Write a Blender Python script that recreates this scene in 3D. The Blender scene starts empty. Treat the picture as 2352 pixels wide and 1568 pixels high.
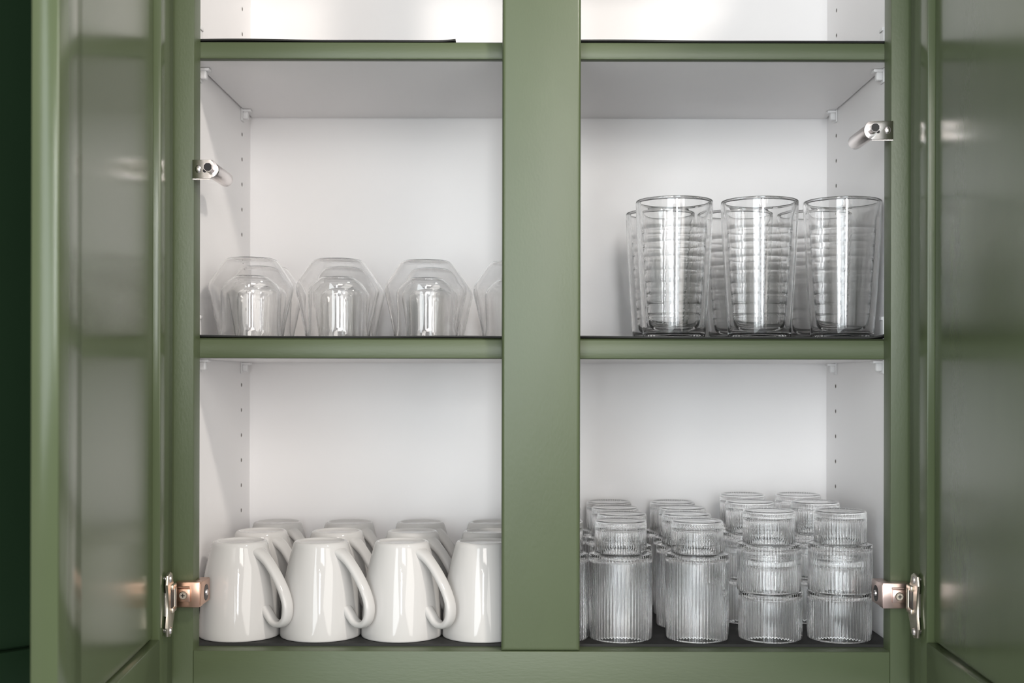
import bpy, bmesh, math, random
from mathutils import Vector, Matrix
PI = math.pi
random.seed(4)
S = bpy.context.scene
COL = S.collection
Z0 = 1.70                      # camera height above the floor; geometry below is written relative to it

# ------------------------------------------------------------------ camera
FPX, CX, CY, D = 2808.0, 1205.0, 880.0, 1.30
cam_d = bpy.data.cameras.new('camera'); cam = bpy.data.objects.new('camera', cam_d); COL.objects.link(cam)
cam.location = (0, -D, Z0); cam.rotation_euler = (PI/2, math.radians(-0.12), 0)
cam_d.sensor_width = 36; cam_d.lens = FPX/2352*36
cam_d.shift_x = -(CX-1176)/2352; cam_d.shift_y = (CY-784)/2352
cam_d.dof.use_dof = True; cam_d.dof.focus_distance = 1.345; cam_d.dof.aperture_fstop = 6.3
S.camera = cam

# ------------------------------------------------------------------ world, lamps, exposure
w = bpy.data.worlds.new('world'); S.world = w; w.use_nodes = True
bg = w.node_tree.nodes['Background']; bg.inputs[0].default_value = (0.93, 0.95, 1.0, 1); bg.inputs[1].default_value = 0.38
def area(name, loc, target, sx, sy, power, color):
    l = bpy.data.lights.new(name, 'AREA'); l.shape = 'RECTANGLE'; l.size = sx; l.size_y = sy
    l.energy = power; l.color = color
    o = bpy.data.objects.new(name, l); COL.objects.link(o)
    o.location = (loc[0], loc[1], Z0+loc[2])
    d = Vector((target[0], target[1], Z0+target[2])) - o.location
    o.rotation_euler = d.to_track_quat('-Z', 'Z').to_euler(); return o
def bulb(name, loc, r, power, color):
    l = bpy.data.lights.new(name, 'POINT'); l.shadow_soft_size = r; l.energy = power; l.color = color
    o = bpy.data.objects.new(name, l); COL.objects.link(o); o.location = (loc[0], loc[1], Z0+loc[2]); return o
area('ceiling_lamp', (0.72, -0.98, 1.12), (-0.1, 0.1, 0.0), 0.14, 0.14, 12, (1.0, 0.93, 0.85))
area('ceiling_panel', (0.1, -1.35, 1.20), (0.1, -0.9, 0.0), 1.6, 0.9, 3.0, (1.0, 0.97, 0.93))
area('left_window', (-1.20, -3.2, 0.35), (0.1, 0.1, 0.0), 1.5, 2.2, 70, (0.90, 0.97, 1.0))
area('right_window', (1.85, -3.0, 0.35), (0.0, 0.1, 0.0), 1.5, 2.2, 42, (1.0, 0.96, 0.90))
area('room_lamp', (0.30, -1.75, 0.62), (0.02, 0.1, 0.0), 0.45, 0.35, 5.5, (1.0, 0.95, 0.90))
area('doorway_light', (0.22, -4.2, 0.30), (0.0, 0.1, 0.0), 0.30, 1.25, 26, (0.95, 0.98, 1.0))
bulb('pendant_bulb', (-0.05, -2.1, 0.42), 0.022, 2.2, (1.0, 0.92, 0.82))
bulb('pendant_bulb', (0.16, -2.4, 0.40), 0.022, 2.2, (1.0, 0.92, 0.82))
S.view_settings.view_transform = 'Standard'; S.view_settings.look = 'None'
S.view_settings.exposure = 0.14; S.view_settings.gamma = 1.0; S.view_settings.use_curve_mapping = False
cy = S.cycles
cy.max_bounces = 64; cy.transmission_bounces = 64; cy.glossy_bounces = 10; cy.diffuse_bounces = 5
cy.sample_clamp_indirect = 25.0; cy.blur_glossy = 0.6; cy.use_denoising = True
cy.caustics_reflective = True; cy.caustics_refractive = True

# ------------------------------------------------------------------ materials
def new_mat(name):
    m = bpy.data.materials.new(name); m.use_nodes = True
    nt = m.node_tree; return m, nt, nt.nodes['Principled BSDF']
def nd(nt, t, **kw):
    n = nt.nodes.new(t)
    for k, v in kw.items(): setattr(n, k, v)
    return n
def coords(nt, scale):
    tc = nd(nt, 'ShaderNodeTexCoord'); mp = nd(nt, 'ShaderNodeMapping'); mp.inputs['Scale'].default_value = scale
    nt.links.new(tc.outputs['Object'], mp.inputs['Vector']); return mp.outputs['Vector']
def noise(nt, vec, scale, detail=2.0, rough=0.5):
    n = nd(nt, 'ShaderNodeTexNoise'); n.inputs['Scale'].default_value = scale
    n.inputs['Detail'].default_value = detail; n.inputs['Roughness'].default_value = rough
    nt.links.new(vec, n.inputs['Vector']); return n.outputs['Fac']
def bump(nt, h, dist, strength=1.0, normal=None):
    b = nd(nt, 'ShaderNodeBump'); b.inputs['Strength'].default_value = strength; b.inputs['Distance'].default_value = dist
    nt.links.new(h, b.inputs['Height'])
    if normal is not None: nt.links.new(normal, b.inputs['Normal'])
    return b.outputs['Normal']
def paint(name, c, rough=0.28, stretch=(1, 1, 0.35), amt=0.00006, ior=1.5):
    m, nt, p = new_mat(name)
    v = coords(nt, stretch)
    f = noise(nt, v, 28, 3)
    mr = nd(nt, 'ShaderNodeMapRange'); mr.inputs[3].default_value = 0.93; mr.inputs[4].default_value = 1.07
    nt.links.new(f, mr.inputs[0])
    mx = nd(nt, 'ShaderNodeMix', data_type='RGBA', blend_type='MULTIPLY'); mx.inputs[0].default_value = 1
    mx.inputs[6].default_value = (*c, 1); nt.links.new(mr.outputs[0], mx.inputs[7])
    nt.links.new(mx.outputs[2], p.inputs['Base Color'])
    n1 = bump(nt, noise(nt, v, 420, 2), amt)
    n2 = bump(nt, noise(nt, v, 60, 2), amt*1.2, 1.0, n1)
    nt.links.new(n2, p.inputs['Normal'])
    p.inputs['Roughness'].default_value = rough; p.inputs['IOR'].default_value = ior
    return m
GREEN = (0.078, 0.100, 0.049)
M_green = paint('sage_green_paint', GREEN, 0.36, (1, 1, 0.45), 0.00010)
M_greenh = paint('sage_green_paint_brushed_sideways', GREEN, 0.42, (0.25, 1, 1), 0.00012)
M_door = paint('sage_green_door_paint', GREEN, 0.20, (1, 1, 0.5), 0.00002, 1.38)
def plain(name, c, rough, metal=0.0, ior=1.5, coat=0.0, bumpamt=0.0, bscale=300):
    m, nt, p = new_mat(name)
    v = coords(nt, (1, 1, 1)); f = noise(nt, v, 40, 2)
    mr = nd(nt, 'ShaderNodeMapRange'); mr.inputs[3].default_value = rough*0.85; mr.inputs[4].default_value = rough*1.15
    nt.links.new(f, mr.inputs[0]); nt.links.new(mr.outputs[0], p.inputs['Roughness'])
    p.inputs['Base Color'].default_value = (*c, 1); p.inputs['Metallic'].default_value = metal
    p.inputs['IOR'].default_value = ior; p.inputs['Coat Weight'].default_value = coat
    if bumpamt: nt.links.new(bump(nt, noise(nt, v, bscale, 2), bumpamt), p.inputs['Normal'])
    return m
M_shade = paint('green_paint_with_shade', (0.012, 0.030, 0.013), 0.6); M_shade.node_tree.nodes['Principled BSDF'].inputs['IOR'].default_value = 1.25  # green darkened so the shade beside the open door is in its colour
M_white = plain('white_melamine', (0.89, 0.87, 0.868), 0.32, bumpamt=0.00001)
M_core = plain('bare_particle_board', (0.10, 0.075, 0.055), 0.8)
M_clip = plain('white_plastic', (0.82, 0.81, 0.81), 0.4)
M_mug = plain('glazed_white_ceramic', (0.57, 0.555, 0.54), 0.06, ior=1.42)
M_liner = plain('charcoal_liner', (0.026, 0.026, 0.025), 0.6, ior=1.3, bumpamt=0.00006, bscale=700)
M_nickel = plain('nickel_steel', (0.80, 0.74, 0.72), 0.22, 1.0, bumpamt=0.00001)
M_copper_refl = plain('nickel_with_copper_reflection', (0.62, 0.40, 0.30), 0.30, 1.0, bumpamt=0.00001)  # left hinge metal, its copper reflection put into the base colour
M_rose_refl = plain('nickel_with_rose_reflection', (0.66, 0.51, 0.46), 0.30, 1.0, bumpamt=0.00001)  # right hinge metal, its rose reflection put into the base colour
M_plate = plain('dull_zinc_plate', (0.60, 0.54, 0.46), 0.34, 1.0, bumpamt=0.00001)
M_dark = plain('dark_rubber', (0.018, 0.015, 0.014), 0.4)
M_wall = plain('wall_paint', (0.62, 0.62, 0.60), 0.7)
def glass(name, c, ior):
    m = bpy.data.materials.new(name); m.use_nodes = True; nt = m.node_tree
    p = nt.nodes['Principled BSDF']; p.inputs['Base Color'].default_value = (*c, 1)
    p.inputs['Transmission Weight'].default_value = 1; p.inputs['Roughness'].default_value = 0.0; p.inputs['IOR'].default_value = ior
    return m
M_glass = glass('clear_glass', (1, 1, 1), 1.40)
M_ribbed = glass('clear_ribbed_glass', (1, 1, 1), 1.45)
M_acrylic = glass('clear_acrylic', (1, 1, 1), 1.35)

# ------------------------------------------------------------------ helpers
def tag(o, label=None, cat=None, group=None, kind=None):
    if label: o['label'] = label
    if cat: o['category'] = cat
    if group: o['group'] = group
    if kind: o['kind'] = kind
    return o
def empty(name, loc, label, cat, group=None):
    o = bpy.data.objects.new(name, None); COL.objects.link(o); o.location = loc; o.empty_display_size = 0.05
    return tag(o, label, cat, group)
def to_obj(name, bm, mat, parent=None, off=(0, 0, 0), smooth=32):
    bmesh.ops.translate(bm, verts=bm.verts, vec=Vector(off))
    bmesh.ops.recalc_face_normals(bm, faces=bm.faces)
    me = bpy.data.meshes.new(name)
    for f in bm.faces: f.smooth = True
    bm.to_mesh(me); bm.free()
    me.set_sharp_from_angle(angle=math.radians(smooth))
    me.materials.append(mat)
    o = bpy.data.objects.new(name, me); COL.objects.link(o)
    if parent is not None: o.parent = parent
    return o
def box(bm, x0, x1, y0, y1, z0, z1, bev=0.0, seg=2, sel=None):
    r = bmesh.ops.create_cube(bm, size=1.0)
    vs = r['verts']
    for v in vs:
        v.co = Vector((x0 if v.co.x < 0 else x1, y0 if v.co.y < 0 else y1, z0 if v.co.z < 0 else z1))
    if bev > 0:
        es = {e for v in vs for e in v.link_edges}
        if sel: es = {e for e in es if sel((e.verts[0].co+e.verts[1].co)/2)}
        bmesh.ops.bevel(bm, geom=list(es), offset=bev, segments=seg, profile=0.5, affect='EDGES')
    return bm
def cyl(bm, p0, p1, r, n=24, r2=None, bev=0.0):
    p0, p1 = Vector(p0), Vector(p1); d = p1-p0
    m = Matrix.Translation((p0+p1)/2) @ d.to_track_quat('Z', 'Y').to_matrix().to_4x4()
    q = bmesh.ops.create_cone(bm, cap_ends=True, segments=n, radius1=r, radius2=r if r2 is None else r2, depth=d.length, matrix=m)
    if bev:
        es = {e for v in q['verts'] for e in v.link_edges if sum(len(f.verts) > 4 for f in e.link_faces) == 1}
        bmesh.ops.bevel(bm, geom=list(es), offset=bev, segments=3, profile=0.5, affect='EDGES')
    return bm
def prism(bm, poly, axis, a0, a1, bev=0.0):
    """extrude a 2-D polygon: axis 'y' takes (x,z) points, 'z' takes (x,y), 'x' takes (y,z)"""
    def P(p, a):
        return {'y': (p[0], a, p[1]), 'z': (p[0], p[1], a), 'x': (a, p[0], p[1])}[axis]
    A = [bm.verts.new(P(p, a0)) for p in poly]; B = [bm.verts.new(P(p, a1)) for p in poly]
    n = len(poly); fa = bm.faces.new(A); fb = bm.faces.new(B[::-1]); sides = []
    for i in range(n): sides.append(bm.faces.new((A[i], B[i], B[(i+1) % n], A[(i+1) % n])))
    if bev:
        es = set(fa.edges) | set(fb.edges)
        bmesh.ops.bevel(bm, geom=list(es), offset=bev, segments=2, profile=0.5, affect='EDGES')
    return bm
def lathe(bm, prof, n=96, ribs=0, depth=0.0):
    """revolve (r, z[, rib weight]) points; r = 0 closes on the axis"""
    rings = []
    for p in prof:
        r, z = p[0], p[1]; wgt = p[2] if len(p) > 2 else 0.0
        if r < 1e-7: rings.append([bm.verts.new((0, 0, z))]); continue
        ring = []
        for i in range(n):
            a = 2*PI*i/n; rr = r
            if ribs and wgt: rr = r - depth*wgt*(1-abs(math.sin(ribs*a/2)))
            ring.append(bm.verts.new((rr*math.cos(a), rr*math.sin(a), z)))
        rings.append(ring)
    m = len(rings)
    for k in range(m):
        A, B = rings[k], rings[(k+1) % m]
        if k == m-1 and not (len(A) > 1 and len(B) > 1): continue   # open at the axis
        if len(A) == 1 and len(B) == 1: continue
        for i in range(n):
            j = (i+1) % n
            if len(A) == 1: bm.faces.new((A[0], B[i], B[j]))
            elif len(B) == 1: bm.faces.new((A[i], B[0], A[j]))
            else: bm.faces.new((A[i], B[i], B[j], A[j]))
    return bm
def spline(pts, per=6):
    P = [Vector(p) for p in pts]; P = [2*P[0]-P[1]] + P + [2*P[-1]-P[-2]]; out = []
    for i in range(1, len(P)-2):
        for s in range(per):
            t = s/per; a, b, c, d = P[i-1], P[i], P[i+1], P[i+2]
            out.append(0.5*((2*b)+(c-a)*t+(2*a-5*b+4*c-d)*t*t+(3*b-a-3*c+d)*t**3))
    out.append(P[-2]); return out
def copy_tree(o, parent=None):
    c = o.copy(); COL.objects.link(c)
    if parent is not None: c.parent = parent; c.matrix_parent_inverse = Matrix()
    for ch in list(o.children): copy_tree(ch, c)
    return c

# ------------------------------------------------------------------ key dimensions (x across, y into the cabinet, z up, camera height = 0)
XL, XR, YB, YF = -0.364, 0.400, 0.320, 0.024          # inner side faces, back face, back of the face frame
ZFLOOR, ZTOP, ZBOT = -0.2853, 0.665, -0.36
OL, OC0, OC1, OR = -0.3519, -0.0245, 0.0593, 0.3891   # edges of the openings
SH_MID, SH_UP = (0.0265, 0.0490), (0.3508, 0.3712)    # shelf bottom / top
LIN = 0.0020

# ------------------------------------------------------------------ wall behind, left wall with an unseen light-blocking stretch
bm = box(bmesh.new(), -1.12, 1.6, 0.333, 0.43, -Z0, 1.05)
tag(to_obj('wall_back', bm, M_wall, None, (0, 0, Z0)), kind='structure')
bm = box(bmesh.new(), -1.12, -1.0295, -0.29, 0.3325, -Z0, 1.05)
box(bm, -1.12, -0.705, -1.6, -0.2905, -Z0, 1.05)  # unseen near stretch, added to keep light off the corner cabinet
tag(to_obj('wall_left_with_light_block', bm, M_wall, None, (0, 0, Z0)), kind='structure')

# ------------------------------------------------------------------ main cabinet
CB = Vector((0.018, 0.16, ZBOT))
cab = empty('kitchen_cabinet', (CB.x, CB.y, Z0+CB.z), 'sage green wall cabinet with two open doors and white interior, centre stile', 'cabinet')
def cpart(name, bm, mat, parent=None, smooth=32):
    return to_obj(name, bm, mat, parent or cab, -CB, smooth)
# frame
front = lambda c: c.y < 0.001
cpart('frame_stile', box(bmesh.new(), -0.4105, OL, 0, YF, ZBOT, 0.72, 0.0015, 2, front), M_green)
cpart('frame_stile', box(bmesh.new(), OC0, OC1, 0, YF, -0.2849, ZTOP, 0.0042, 4, front), M_green)
cpart('frame_stile', box(bmesh.new(), OR, 0.4480, 0, YF, ZBOT, 0.72, 0.0015, 2, front), M_green)
cpart('frame_rail', box(bmesh.new(), OL, OR, 0, YF, ZBOT, -0.2849, 0.0012, 2, lambda c: c.y < 0.001 and c.z > ZBOT+0.01), M_greenh)
cpart('frame_rail', box(bmesh.new(), OL, OR, 0, YF, ZTOP, 0.72, 0.0012, 2, front), M_greenh)
# carcass
HOLE_Z = [0.2547+0.0322*k for k in range(-15, 12)]
HOLE_Z = [z for z in HOLE_Z if ZFLOOR+0.03 < z < 0.60]
def side_panel(x_in, x_out):
    bm = box(bmesh.new(), min(x_in, x_out), max(x_in, x_out), YF, YB, ZFLOOR-0.012, 0.70)
    o = cpart('side_panel', bm, M_white)
    cb = bmesh.new(); s = 1 if x_out > x_in else -1
    for y in (0.272,):
        for z in HOLE_Z: cyl(cb, (x_in-s*0.004, y, z), (x_in+s*0.009, y, z), 0.0026, 12)
    c = to_obj('cutter', cb, M_core, cab, -CB)
    md = o.modifiers.new('b', 'BOOLEAN'); md.operation = 'DIFFERENCE'; md.solver = 'EXACT'; md.material_mode = 'TRANSFER'; md.object = c
    bpy.context.view_layer.update()
    dg = bpy.context.evaluated_depsgraph_get()
    me = bpy.data.meshes.new_from_object(o.evaluated_get(dg)); o.modifiers.remove(md); o.data = me
    me.set_sharp_from_angle(angle=math.radians(30))
    bpy.data.objects.remove(c)
    return o
side_panel(XL, -0.380); side_panel(XR, 0.416)
cpart('back_panel', box(bmesh.new(), -0.380, 0.416, YB, 0.3325, ZFLOOR-0.012, 0.70), M_white)
cpart('bottom_panel', box(bmesh.new(), XL, XR, YF, YB, ZFLOOR-0.016, ZFLOOR), M_white)
cpart('top_panel', box(bmesh.new(), XL, XR, YF, YB, 0.675, 0.70), M_white)

# doors: u along the door from the hinge, interior face at local y = 0
DT = 0.0197
def door(parent, parent_off, hinge, phi, s, width, z0, z1, stile_w, rail_w, mat=None):
    mat = mat or M_door
    """s = +1 when local +y is the interior side"""
    Y = lambda a, b: (min(-s*a, -s*b), max(-s*a, -s*b))
    iu0, iu1, iz0, iz1 = stile_w, width-stile_w, z0+rail_w, z1-rail_w
    g = 0.0024
    bm = bmesh.new()
    y0, y1 = Y(0.0075, 0.0122); box(bm, iu0+g, iu1-g, y0, y1, iz0+g, iz1-g)
    y0, y1 = Y(0.0122, 0.0160); box(bm, iu0-0.003, iu1+0.003, y0, y1, iz0-0.003, iz1+0.003)
    d = to_obj('door', bm, mat, parent)
    d.location = Vector(hinge) - Vector(parent_off); d.rotation_euler = (0, 0, phi)
    y0, y1 = Y(0, DT)
    for (a, b, e) in ((0, stile_w, 1), (width-stile_w, width, 1)):
        to_obj('door_stile', box(bmesh.new(), a, b, y0, y1, z0, z1, 0.0016, 2), mat, d)
    for (a, b) in ((z0, z0+rail_w), (z1-rail_w, z1)):
        to_obj('door_rail', box(bmesh.new(), stile_w, width-stile_w, y0, y1, a, b, 0.0012, 2), mat, d)
    return d
TL, TR = 0.090, 0.044
hl = (-0.3722+TL*0.010, -0.010, 0.0); hr = (0.4070-TR*0.010, -0.010, 0.0)
phl = math.atan2(-1, TL); phr = math.atan2(-1, -TR)
ZD0, ZD1 = -0.3210, 0.700
door(cab, CB, hl, phl, +1, 0.4150, ZD0, ZD1, 0.0625, 0.0630)
door(cab, CB, hr, phr, -1, 0.4350, ZD0, ZD1, 0.0635, 0.0620)

# hinges (lower ones in view)
def hinge(sx, xin, xout, zc, d_hinge, phi, s, mat):
    """sx = +1 for the right-hand hinge; xin = inner face of the clip, xout = outer end of the body"""
    h = 0.0270
    bm = bmesh.new()
    xa, xb = sorted((xin, xout))
    # body in front of the frame, wrapping clip reaching back along the inner edge
    box(bm, xa, xb, -0.0140, -0.0003, zc-h/2, zc+h/2, 0.0013, 2)
    edge = OR if sx > 0 else OL
    xa, xb = sorted((xin-sx*0.0006, edge-sx*0.0003))
    box(bm, xa, xb, -0.0132, 0.0265, zc-h/2+0.001, zc+h/2-0.001, 0.0015, 2)
    # link arm towards the door
    xm = xin+sx*0.0165
    xa, xb = sorted((xm+sx*0.004, xout+sx*0.008))
    box(bm, xa, xb, -0.0128, -0.0060, zc-0.0058, zc+0.0058, 0.0010, 2)
    hg = cpart('hinge', bm, mat)
    # raised square land on the body with the adjusting screw
    bm = box(bmesh.new(), xm-0.0072, xm+0.0072, -0.0176, -0.0138, zc-0.0068, zc+0.0068, 0.0007, 2)
    box(bm, xm-0.0072, xm+0.0060, -0.0152, -0.0138, zc+0.0072, zc+0.0090, 0.0004, 1)
    land = cpart('adjuster', bm, mat, hg)
    bm = cyl(bmesh.new(), (xm, -0.0174, zc), (xm, -0.0192, zc), 0.0046, 20, 0.0037)
    cpart('screw', bm, M_plate, hg)
    bm = bmesh.new()
    for q in (1, -1): bm2 = box(bm, xm-0.0021, xm+0.0021, -0.01935, -0.0188, zc-0.0005, zc+0.0005) if q > 0 else box(bm, xm-0.0005, xm+0.0005, -0.01935, -0.0188, zc-0.0021, zc+0.0021)
    cpart('screw_slot', bm, M_dark, hg)
    # fixing screw recessed in the clip: dark cup with a screw head
    bm = cyl(bmesh.new(), (xin+sx*0.001, 0.009, zc-0.001), (xin-sx*0.0009, 0.009, zc-0.001), 0.0086, 24)
    cpart('screw_cup', bm, M_dark, hg)
    bm = cyl(bmesh.new(), (xin-sx*0.0002, 0.009, zc-0.001), (xin-sx*0.0022, 0.009, zc-0.001), 0.0038, 20, 0.0030)
    cpart('screw', bm, M_nickel, hg)
    # plate on the door: boomerang in (u, z), standing proud of the interior face
    pts = [(0.0135, -0.014), (0.0135, 0.014), (0.018, 0.018), (0.022, 0.022), (0.024, 0.030), (0.034, 0.0335), (0.047, 0.031),
           (0.050, 0.022), (0.045, 0.012), (0.0435, 0), (0.045, -0.012), (0.050, -0.022), (0.047, -0.031), (0.034, -0.0335),
           (0.024, -0.030), (0.022, -0.022), (0.018, -0.018)]
    bm = bmesh.new()
    prism(bm, pts, 'y', s*0.0025, s*0.0050, 0.0006)
    kz = 0.0045
    for q in (1, -1): box(bm, 0.0135, 0.032, min(s*0.0045, s*0.0072), max(s*0.0045, s*0.0072), kz+q*0.0118-0.0028, kz+q*0.0118+0.0028, 0.0012, 2)
    cyl(bm, (0.0165, s*0.0052, kz-0.0105), (0.0165, s*0.0052, kz+0.0105), 0.0026, 16)
    box(bm, 0.013, 0.038, min(s*0.0002, s*0.003), max(s*0.0002, s*0.003), -0.012, 0.012)
    mt = Matrix.Translation(Vector(d_hinge)+Vector((0, 0, zc-0.0045))) @ Matrix.Rotation(phi, 4, 'Z')
    bmesh.ops.transform(bm, matrix=mt, verts=bm.verts)
    cpart('hinge_plate', bm, M_plate, hg)
    bm = box(bmesh.new(), 0.0190, 0.031, min(s*0.0048, s*0.0058), max(s*0.0048, s*0.0058), kz-0.0088, kz+0.0088)
    bmesh.ops.transform(bm, matrix=mt, verts=bm.verts)
    cpart('hinge_cup', bm, M_dark, hg)
    for q in (1, -1):
        bm = cyl(bmesh.new(), (0.0365, s*0.0046, q*0.0265), (0.0365, s*0.0066, q*0.0265), 0.0042, 16, 0.0032)
        cyl(bm, (0.0365, s*0.0003, q*0.0265), (0.0365, s*0.0046, q*0.0265), 0.0026, 12)
        bmesh.ops.transform(bm, matrix=mt, verts=bm.verts)
        cpart('screw', bm, M_nickel, hg)
    return hg
hh = hinge(-1, -0.3412, -0.3673, -0.2232, hl, phl, +1, M_copper_refl); hh['label'] = 'nickel hinge with painted-in copper reflection beside the white mugs'
hh = hinge(+1, 0.3772, 0.4063, -0.2228, hr, phr, -1, M_rose_refl); hh['label'] = 'nickel hinge with painted-in rose reflection beside the ribbed glasses'

# soft-close dampers on the frame
def damper(sx, edge_x, tip_x, cyl_x, zc, mat):
    """plate from edge_x (flat end on the frame) to tip_x (round end)"""
    r = 0.0099; pts = [(edge_x, zc-r), (edge_x, zc+r)]
    cxr = tip_x + sx*0.0085
    arc = [(cxr-sx*0.0085*math.sin(a), zc+r*math.cos(a)) for a in [PI*i/12 for i in range(13)]]
    pts += arc
    bm = bmesh.new(); prism(bm, pts, 'y', -0.0025, -0.0002, 0.0005)
    # stiffening flange under the plate and a pressed dimple
    xa, xb = sorted((cxr, edge_x)); 
    box(bm, xa, xb, -0.0012, -0.0002, zc-r-0.0011, zc-r+0.001)
    q = (edge_x-sx*0.0062)
    bmesh.ops.create_uvsphere(bm, u_segments=16, v_segments=8, radius=0.0034, matrix=Matrix.Translation((q, -0.0022, zc)) @ Matrix.Diagonal((1, 0.45, 1.25, 1)))
    p = cpart('soft_close_damper', bm, mat)
    bm = cyl(bmesh.new(), (cyl_x, -0.0003, zc-0.0002), (cyl_x, 0.0640, zc-0.0002), 0.0082, 28, None, 0.0018)
    cpart('damper_cylinder', bm, mat, p)
    bm = cyl(bmesh.new(), (cyl_x, -0.0150, zc), (cyl_x, -0.0020, zc), 0.0050, 8, 0.0050)
    bmesh.ops.rotate(bm, verts=bm.verts, cent=(cyl_x, 0, zc), matrix=Matrix.Rotation(PI/8, 3, 'Y'))
    cpart('damper_sleeve', bm, mat, p)
    bm = cyl(bmesh.new(), (cyl_x, -0.0157, zc), (cyl_x, -0.0148, zc), 0.0045, 8)
    bmesh.ops.rotate(bm, verts=bm.verts, cent=(cyl_x, 0, zc), matrix=Matrix.Rotation(PI/8, 3, 'Y'))
    cpart('plunger', bm, M_dark, p)
    bm = cyl(bmesh.new(), (cyl_x+sx*0.0066, -0.0028, zc-0.0018), (cyl_x+sx*0.0066, -0.0020, zc-0.0018), 0.0019, 16)
    cpart('screw_hole', bm, M_dark, p)
    return p
o = damper(-1, -0.3532, -0.3264, -0.3335, 0.2266, M_nickel); o['label'] = 'steel soft-close damper on the left frame edge'
o = damper(+1, 0.3909, 0.3600, 0.3680, 0.2695, M_nickel); o['label'] = 'steel soft-close damper on the right frame edge'

# shelf clips: bracket under the shelf, thin tab rising beside its edge
for (zb, zt) in (SH_MID, SH_UP):
    for s, xw in ((1, XL), (-1, XR)):
        for y in (0.066, 0.272):
            bm = bmesh.new()
            a = xw + s*0.0002
            X = lambda p, q: sorted((a+s*p, a+s*q))
            x0, x1 = X(0, 0.0016); box(bm, x0, x1, y-0.0065, y+0.0065, zb-0.0150, zt+0.0260, 0.0005, 2)
            x0, x1 = X(0.0012, 0.0120); box(bm, x0, x1, y-0.0062, y+0.0062, zb-0.0036, zb-0.0004, 0.0008, 2)
            x0, x1 = X(0.0012, 0.0085); box(bm, x0, x1, y-0.0045, y+0.0045, zb-0.0125, zb-0.0030, 0.0020, 3)
            x0, x1 = X(0.0008, 0.0030); box(bm, x0, x1, y-0.0060, y+0.0060, zt+0.0220, zt+0.0260, 0.0006, 2)
            cpart('shelf_clip', bm, M_clip)

# ------------------------------------------------------------------ shelves and liners (lift out, so top-level)
def shelf(zb, zt, label):
    x0, x1 = XL+0.0024, XR-0.0024
    o = empty('cabinet_shelf', (0.018, 0.16, Z0+zb), label, 'shelf', 'adjustable cabinet shelves')
    off = (-0.018, -0.16, -zb)
    to_obj('shelf_board', box(bmesh.new(), x0, x1, 0.0342, YB-0.0015, zb, zt), M_white, o, off)
    bm = box(bmesh.new(), x0, x1, 0.0245, 0.0340, zb, zt)
    es = [e for e in bm.edges if abs((e.verts[0].co-e.verts[1].co).x) > 0.1 and e.verts[0].co.y < 0.03]
    top = [e for e in es if e.verts[0].co.z > (zb+zt)/2]; bot = [e for e in es if e not in top]
    bmesh.ops.bevel(bm, geom=top, offset=0.0078, segments=2, profile=0.5, affect='EDGES')
    bmesh.ops.bevel(bm, geom=[e for e in bm.edges if abs((e.verts[0].co-e.verts[1].co).x) > 0.1 and e.verts[0].co.y < 0.03 and abs(e.verts[0].co.z-zb) < 1e-5 and abs(e.verts[1].co.z-zb) < 1e-5], offset=0.0018, segments=2, profile=0.5, affect='EDGES')
    to_obj('shelf_nosing', bm, M_greenh, o, off, 40)
    return o
shelf(*SH_MID, 'middle white shelf with green front edge, carrying cups and tumblers')
shelf(*SH_UP, 'upper white shelf with green front edge, nothing standing on it')
def liner(x0, x1, z, label, amp=0.0008, curl=0.0, y0=0.0305, ph=0.0, th=LIN):
    """thin mat, its front edge slightly wavy; curl lifts the right end"""
    nx = 60
    ys = [y0, y0+0.006, y0+0.014, y0+0.03, 0.15, YB-0.003]
    bm = bmesh.new(); T = []; B = []
    for j, y in enumerate(ys):
        f = max(0.0, 1-j/2.6); rt, rb = [], []
        for i in range(nx+1):
            t = i/nx; x = x0+(x1-x0)*t
            dz = f*amp*(0.5+0.5*math.sin(t*9+ph))*(0.5+0.5*math.sin(t*4.1+1+ph))*2
            if curl: dz += f*curl*max(0, (t-0.93)/0.07)**2
            rt.append(bm.verts.new((x, y, z+th+dz))); rb.append(bm.verts.new((x, y, z+0.0002+dz)))
        T.append(rt); B.append(rb)
    for j in range(len(ys)-1):
        for i in range(nx):
            bm.faces.new((T[j][i], T[j][i+1], T[j+1][i+1], T[j+1][i])); bm.faces.new((B[j][i], B[j+1][i], B[j+1][i+1], B[j][i+1]))
    for i in range(nx):
        bm.faces.new((T[0][i], B[0][i], B[0][i+1], T[0][i+1])); bm.faces.new((T[-1][i], T[-1][i+1], B[-1][i+1], B[-1][i]))
    for j in range(len(ys)-1):
        bm.faces.new((T[j][0], T[j+1][0], B[j+1][0], B[j][0])); bm.faces.new((T[j][-1], B[j][-1], B[j+1][-1], T[j+1][-1]))
    xc = (x0+x1)/2
    o = to_obj('shelf_liner', bm, M_liner, None, (-xc, -0.16, -z), 50); o.location = (xc, 0.16, Z0+z)
    return tag(o, label, 'liner', 'dark mats lining the shelves')
liner(-0.3600, -0.0760, SH_UP[1], 'dark liner mat on the upper shelf, left of centre stile', 0.0006, 0.0012)
liner(0.0300, 0.3960, SH_UP[1], 'dark liner mat on the upper shelf, right of centre stile', 0.0005)
liner(-0.3600, 0.0150, SH_MID[1], 'dark liner mat under the upside-down glass cups', 0.0011, 0, 0.0305, 2.0)
liner(0.0300, 0.3950, SH_MID[1], 'dark liner mat under the tall clear tumblers', 0.0005, 0.0045, 0.0305, 0.7)
liner(-0.3630, 0.0000, ZFLOOR, 'dark liner mat under the white mugs', 0.0, 0, 0.0245, 0.0, 0.0033)
liner(0.0010, 0.3990, ZFLOOR, 'dark liner mat under the ribbed glasses', 0.0, 0, 0.0245, 0.0, 0.0033)
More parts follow.
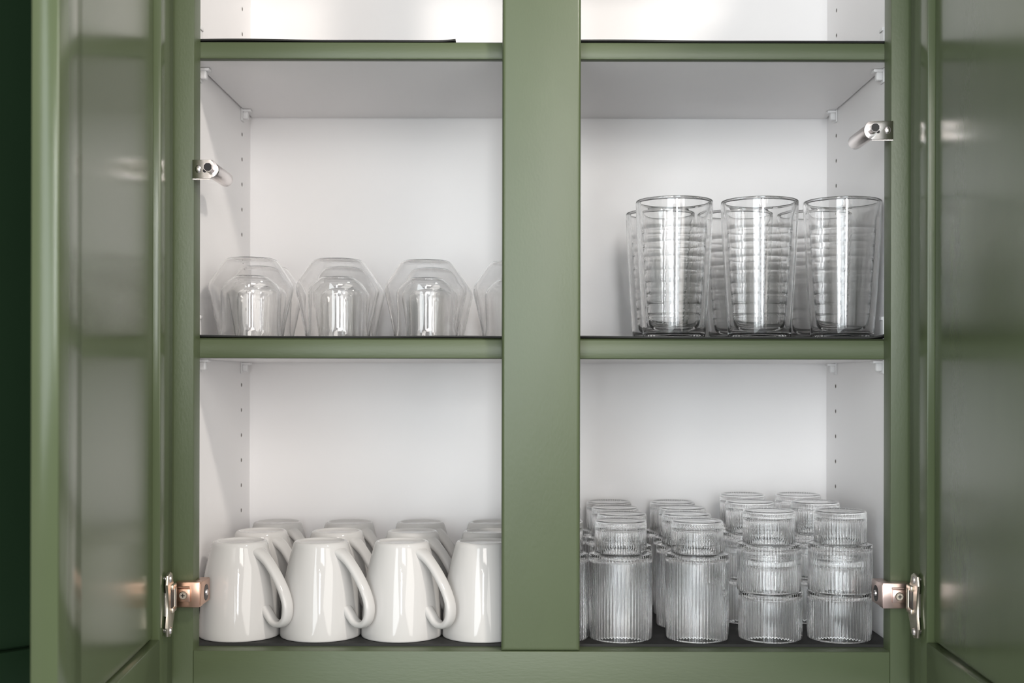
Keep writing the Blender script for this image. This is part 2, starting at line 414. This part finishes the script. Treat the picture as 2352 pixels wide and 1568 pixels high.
ZF, ZM = ZFLOOR+0.0033+0.0001, SH_MID[1]+LIN+0.0001

# ------------------------------------------------------------------ white mugs, upside down
def ordinal(i): return ('first', 'second', 'third', 'fourth', 'fifth')[i]
H = 0.106
outer = [(0.0438, 0.0000), (0.0449, 0.0006), (0.0451, 0.002), (0.0449, 0.009), (0.0441, 0.024), (0.0428, 0.0388), (0.0414, 0.052), (0.0394, 0.0650),
         (0.0370, 0.0770), (0.0344, 0.0880), (0.0322, 0.0960), (0.0313, 0.0995), (0.0306, 0.1022), (0.0296, 0.1042), (0.0283, 0.1053), (0.0270, 0.1056), (0.0258, 0.1051),
         (0.0250, 0.1042), (0.0243, 0.1034), (0.012, 0.1030), (0.0, 0.1029)]
inner = [(0.0, 0.0985), (0.020, 0.0982), (0.0262, 0.0960), (0.0290, 0.090), (0.0315, 0.080), (0.0352, 0.066), (0.0384, 0.045), (0.0404, 0.022), (0.0414, 0.008), (0.0420, 0.0012), (0.0428, 0.0002)]
mug = empty('mug', (0, 0, 0), 'mug', 'mug')
to_obj('body', lathe(bmesh.new(), outer+inner, 96), M_mug, mug, (0, 0, 0), 60)
path = spline([(0.0300, 0.0945), (0.0378, 0.0905), (0.0480, 0.0825), (0.0590, 0.0705), (0.0682, 0.0575), (0.0738, 0.0460), (0.0756, 0.0360), (0.0738, 0.0265), (0.0685, 0.0203), (0.0610, 0.0185), (0.0535, 0.0208), (0.0475, 0.0265), (0.0400, 0.0335)], 6)
bm = bmesh.new(); rings = []; np_ = len(path)
for i, p in enumerate(path):
    t = (path[min(i+1, np_-1)]-path[max(i-1, 0)]).normalized(); nrm = Vector((-t.y, t.x)); k = i/(np_-1)
    hw = 0.0074*(1-0.10*k) + 0.002*max(0, 1-k*7); hn = 0.0040 + 0.0014*max(0, 1-k*6) + 0.0012*max(0, (k-0.88)/0.12)
    ring = []
    for q in range(16):
        a = 2*PI*q/16; ca, sa = math.cos(a), math.sin(a)
        e = lambda v: math.copysign(abs(v)**0.8, v)
        rr = p.x + nrm.x*hn*e(ca); zz = p.y + nrm.y*hn*e(ca)
        ring.append(bm.verts.new((rr, hw*e(sa), zz)))
    rings.append(ring)
for A, B in zip(rings, rings[1:]):
    for q in range(16): bm.faces.new((A[q], A[(q+1) % 16], B[(q+1) % 16], B[q]))
bm.faces.new(rings[0][::-1]); bm.faces.new(rings[-1])
to_obj('handle', bm, M_mug, mug, (0, 0, 0), 70)
ROW = ('front', 'middle', 'back')
mug_xy = [[(-0.3186+0.0907*i, 0.0705) for i in range(4)], [(-0.3149+0.0906*i, 0.1640) for i in range(4)], [(-0.3142+0.0910*i, 0.2580) for i in range(4)]]
first = True
for r, row in enumerate(mug_xy):
    for i, (x, y) in enumerate(row):
        m = mug if first else copy_tree(mug); first = False
        m.location = (x, y, Z0+ZF); az = math.radians((-35, -37, -40, 35)[i] if r == 0 else -37 - 2*r)
        if i == 3 and r == 1: az = math.radians(-20)
        if r == 2 and i == 3: az = math.radians(-58)
        m.rotation_euler = (0, 0, az)
        tag(m, 'white mug upside down on the bottom shelf, %s row, %s from the left' % (ROW[r], ordinal(i)), 'mug', 'white mugs upside down on the bottom shelf')

# ------------------------------------------------------------------ double-walled glass cups, upside down
def shell(out, th):
    """closed thin shell from an outer profile that starts at the open rim and ends on the axis"""
    inn = []
    for i, (r, z) in enumerate(out):
        a = Vector(out[max(i-1, 0)]); b = Vector(out[min(i+1, len(out)-1)]); t = (b-a).normalized(); n = Vector((-t.y, t.x))
        inn.append((max(r+n.x*th, 0.0) if r > 0 else 0.0, z+n.y*th if r > 0 else z-th))
    return out + inn[::-1]
def resample(pts, per=5):
    return [(max(p.x, 0.0), p.y) for p in spline(pts, per)]
co = resample([(0.0362, 0.0004), (0.0380, 0.012), (0.0408, 0.025), (0.0440, 0.040), (0.0462, 0.049), (0.0470, 0.0552), (0.0458, 0.0612), (0.0410, 0.0690), (0.0345, 0.0785), (0.0302, 0.0845), (0.0268, 0.0876), (0.022, 0.0884), (0.010, 0.0882), (0.0, 0.0881)], 4)
ci = resample([(0.0345, 0.0006), (0.0328, 0.010), (0.0328, 0.025), (0.0334, 0.040), (0.0336, 0.0480), (0.0326, 0.0540), (0.0288, 0.0600), (0.0245, 0.0640), (0.0210, 0.0668), (0.0170, 0.0684), (0.008, 0.0682), (0.0, 0.0681)], 4)
cup = empty('glass_cup', (0, 0, 0), 'cup', 'cup')
to_obj('outer_wall', lathe(bmesh.new(), shell(co, 0.0013), 96), M_glass, cup, (0, 0, 0), 60)
to_obj('inner_wall', lathe(bmesh.new(), shell(ci, 0.0013), 96), M_glass, cup, (0, 0, 0), 60)
# thin ring closing the two walls at the rim
cups = [('front', [(-0.3080, 0.0760), (-0.2120, 0.0860), (-0.1130, 0.0980), (-0.0125, 0.1120)]),
        ('rear', [(-0.3155, 0.1760), (-0.2175, 0.1840), (-0.1110, 0.1960)])]
first = True
for rn, lst in cups:
    for i, (x, y) in enumerate(lst):
        m = cup if first else copy_tree(cup); first = False
        m.location = (x, y, Z0+ZM); m.rotation_euler = (0, 0, random.uniform(0, 6))
        lab = 'clear double-walled glass cup upside down, %s row, %s from the left' % (rn, ordinal(i))
        tag(m, lab, 'cup', 'double-walled glass cups upside down on the middle shelf')

# ------------------------------------------------------------------ tall double-walled tumblers
to_ = [(0.0425, 0.1528), (0.0430, 0.1520), (0.0430, 0.1480), (0.0424, 0.130), (0.0413, 0.105), (0.0399, 0.080), (0.0384, 0.055), (0.0367, 0.030), (0.0353, 0.010), (0.0349, 0.004), (0.0343, 0.0014), (0.0330, 0.0004), (0.031, 0.0), (0.029, 0.0006), (0.015, 0.0010), (0.0, 0.0010)]
ti_ = [(0.0, 0.0032), (0.026, 0.0032), (0.0318, 0.0040), (0.0330, 0.0062), (0.0335, 0.012), (0.0350, 0.030), (0.0367, 0.055), (0.0382, 0.080), (0.0396, 0.105), (0.0407, 0.130), (0.0411, 0.1470), (0.0410, 0.1500), (0.0411, 0.1524), (0.0417, 0.1531)]
tum = empty('tumbler', (0, 0, 0), 'tumbler', 'tumbler')
to_obj('outer_wall', lathe(bmesh.new(), to_+ti_, 96), M_acrylic, tum, (0, 0, 0), 60)
RINGS = [0.1200, 0.1046, 0.0886, 0.0735, 0.0596, 0.0470, 0.0350, 0.0245]
base = [(0.1505, 0.0406), (0.1450, 0.0402), (0.1395, 0.0388), (0.1340, 0.0372), (0.1290, 0.0366), (0.1200, 0.0363), (0.0950, 0.0346), (0.0700, 0.0329), (0.0450, 0.0311), (0.0280, 0.0298), (0.0190, 0.0288)]
def rz(z):
    for (za, ra), (zb, rb) in zip(base, base[1:]):
        if zb <= z <= za: return ra+(rb-ra)*(za-z)/(za-zb)
zs = sorted({b[0] for b in base} | {r+d for r in RINGS for d in (-0.0011, -0.0005, 0, 0.0005, 0.0011)}, reverse=True)
prof = []
for z in zs:
    add = 0.0
    for r in RINGS:
        if abs(z-r) < 0.0002: add = 0.00042
        elif abs(abs(z-r)-0.0005) < 0.0001: add = 0.00030
    prof.append((rz(z)+add, z))
prof += [(0.0276, 0.0138), (0.0252, 0.0098), (0.0215, 0.0073), (0.016, 0.0062), (0.0, 0.0060)]
inn = [(0.0, 0.0080), (0.0150, 0.0082), (0.0200, 0.0093), (0.0236, 0.0117), (0.0258, 0.0150), (0.0271, 0.0195)] + [(rz(z)-0.0016, z) for z in (0.0280, 0.0450, 0.0700, 0.0950, 0.1200, 0.1290, 0.1340, 0.1395, 0.1450, 0.1500)]
to_obj('inner_wall', lathe(bmesh.new(), prof+inn, 96), M_acrylic, tum, (0, 0, 0), 50)
first = True
for rn, lst in (('front', [(0.1672, 0.0685), (0.2628, 0.0695), (0.3555, 0.0690)]), ('rear', [(0.1643, 0.1670), (0.2560, 0.1680), (0.3500, 0.1690)])):
    for i, (x, y) in enumerate(lst):
        m = tum if first else copy_tree(tum); first = False
        m.location = (x, y, Z0+ZM); m.rotation_euler = (0, 0, random.uniform(0, 6))
        tag(m, 'tall clear double-walled tumbler, %s row, %s from the left' % (rn, ordinal(i)), 'tumbler', 'tall clear tumblers on the middle shelf')

# ------------------------------------------------------------------ ribbed glasses, upside down
RB, RF, HF, NR = 0.0352, 0.0288, 0.0364, 60
def ribbed(hb):
    t = hb+HF
    p = [(RB-0.0014, 0.0, 0.3), (RB-0.0005, 0.0005, 0.6), (RB, 0.0016, 1), (RB, hb*0.5, 1), (RB, hb-0.0020, 1), (RB-0.0005, hb-0.0007, 0.8), (RB-0.0018, hb, 0.2),
         (RF+0.0010, hb+0.0003, 0.2), (RF+0.0002, hb+0.0010, 0.8), (RF, hb+0.0022, 1), (RF, t-0.0045, 1), (RF-0.0001, t-0.0028, 0.3), (RF-0.0006, t-0.0012, 0), (RF-0.0018, t-0.0001, 0), (RF-0.0035, t, 0), (RF-0.006, t-0.0006, 0),
         (0.012, t-0.0012, 0), (0.0, t-0.0012, 0),
         (0.0, t-0.0082), (0.016, t-0.0080), (RF-0.0060, t-0.0085), (RF-0.0042, t-0.0100), (RF-0.0036, t-0.0130), (RF-0.0034, hb+0.003), (RF-0.0032, hb-0.0040), (RF-0.0022, hb-0.0056),
         (RB-0.0052, hb-0.0064), (RB-0.0036, hb-0.0078), (RB-0.0031, hb-0.0105), (RB-0.0029, hb*0.5), (RB-0.0027, 0.002), (RB-0.0024, 0.0006), (RB-0.0020, 0.0001)]
    return lathe(bmesh.new(), p, NR*4, NR, 0.00068)
def proto(hb, name):
    return to_obj(name, ribbed(hb), M_ribbed, None, (0, 0, 0), 55)
tall = proto(0.0940, 'ribbed_glass'); short = proto(0.0525, 'ribbed_glass')
DEPTH = ('front', 'second', 'third', 'fourth')
cols = [('column half hidden by the centre stile', [(0.0363, 0.0605), None, (0.0405, 0.2110)]),
        ('column beside the centre stile', [(0.1072, 0.0605), (0.1142, 0.1320), (0.1113, 0.2035), (0.1088, 0.2750)]),
        ('second full column from the centre stile', [(0.1925, 0.0605), (0.1901, 0.1325), (0.1941, 0.2040), (0.1906, 0.2755)])]
first = True
for cn, lst in cols:
    for i, xy in enumerate(lst):
        if xy is None: continue
        x, y = xy
        m = tall if first else tall.copy()
        if not first: COL.objects.link(m)
        first = False
        m.location = (x, y, Z0+ZF); m.rotation_euler = (0, 0, random.uniform(0, 6))
        tag(m, 'tall ribbed glass upside down, %s row, %s' % (DEPTH[i], cn), 'glass', 'tall ribbed glasses upside down on the bottom shelf')
stacks = [('left of the two stacked columns', [(0.2738, 0.0605), (0.2690, 0.1640), (0.2770, 0.2600)], (-0.0016, 0.0012, 0.001)),
          ('stacked column by the right side', [(0.3505, 0.0605), (0.3475, 0.1640), (0.3500, 0.2600)], (0.0010, 0.0006, -0.001))]
first = True
for cn, lst, dx in stacks:
    for i, (x, y) in enumerate(lst):
        for tier, nm in ((0, 'lower'), (1, 'upper')):
            m = short if first else short.copy()
            if not first: COL.objects.link(m)
            first = False
            m.location = (x+tier*dx[i], y, Z0+ZF+tier*0.0529); m.rotation_euler = (0, 0, random.uniform(0, 6))
            tag(m, 'short ribbed glass, %s of two stacked, %s row, %s' % (nm, DEPTH[i], cn), 'glass', 'short ribbed glasses stacked in pairs')

# ------------------------------------------------------------------ neighbouring corner cabinet, its shade behind the left door put into the paint colour
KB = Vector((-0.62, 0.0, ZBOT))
kc = empty('corner_cabinet', (KB.x, KB.y, Z0+KB.z), 'green corner cabinet with painted-in shade at far left, beyond the open left door', 'cabinet')
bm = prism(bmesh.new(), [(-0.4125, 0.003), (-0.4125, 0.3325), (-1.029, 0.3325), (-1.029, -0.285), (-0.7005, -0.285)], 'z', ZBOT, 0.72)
to_obj('carcass', bm, M_shade, kc, -KB)
door(kc, KB, (-0.4275, -0.0390, 0.0), math.atan2(-1, -1), +1, 0.345, ZD0, ZD1, 0.0625, 0.0590, M_shade)
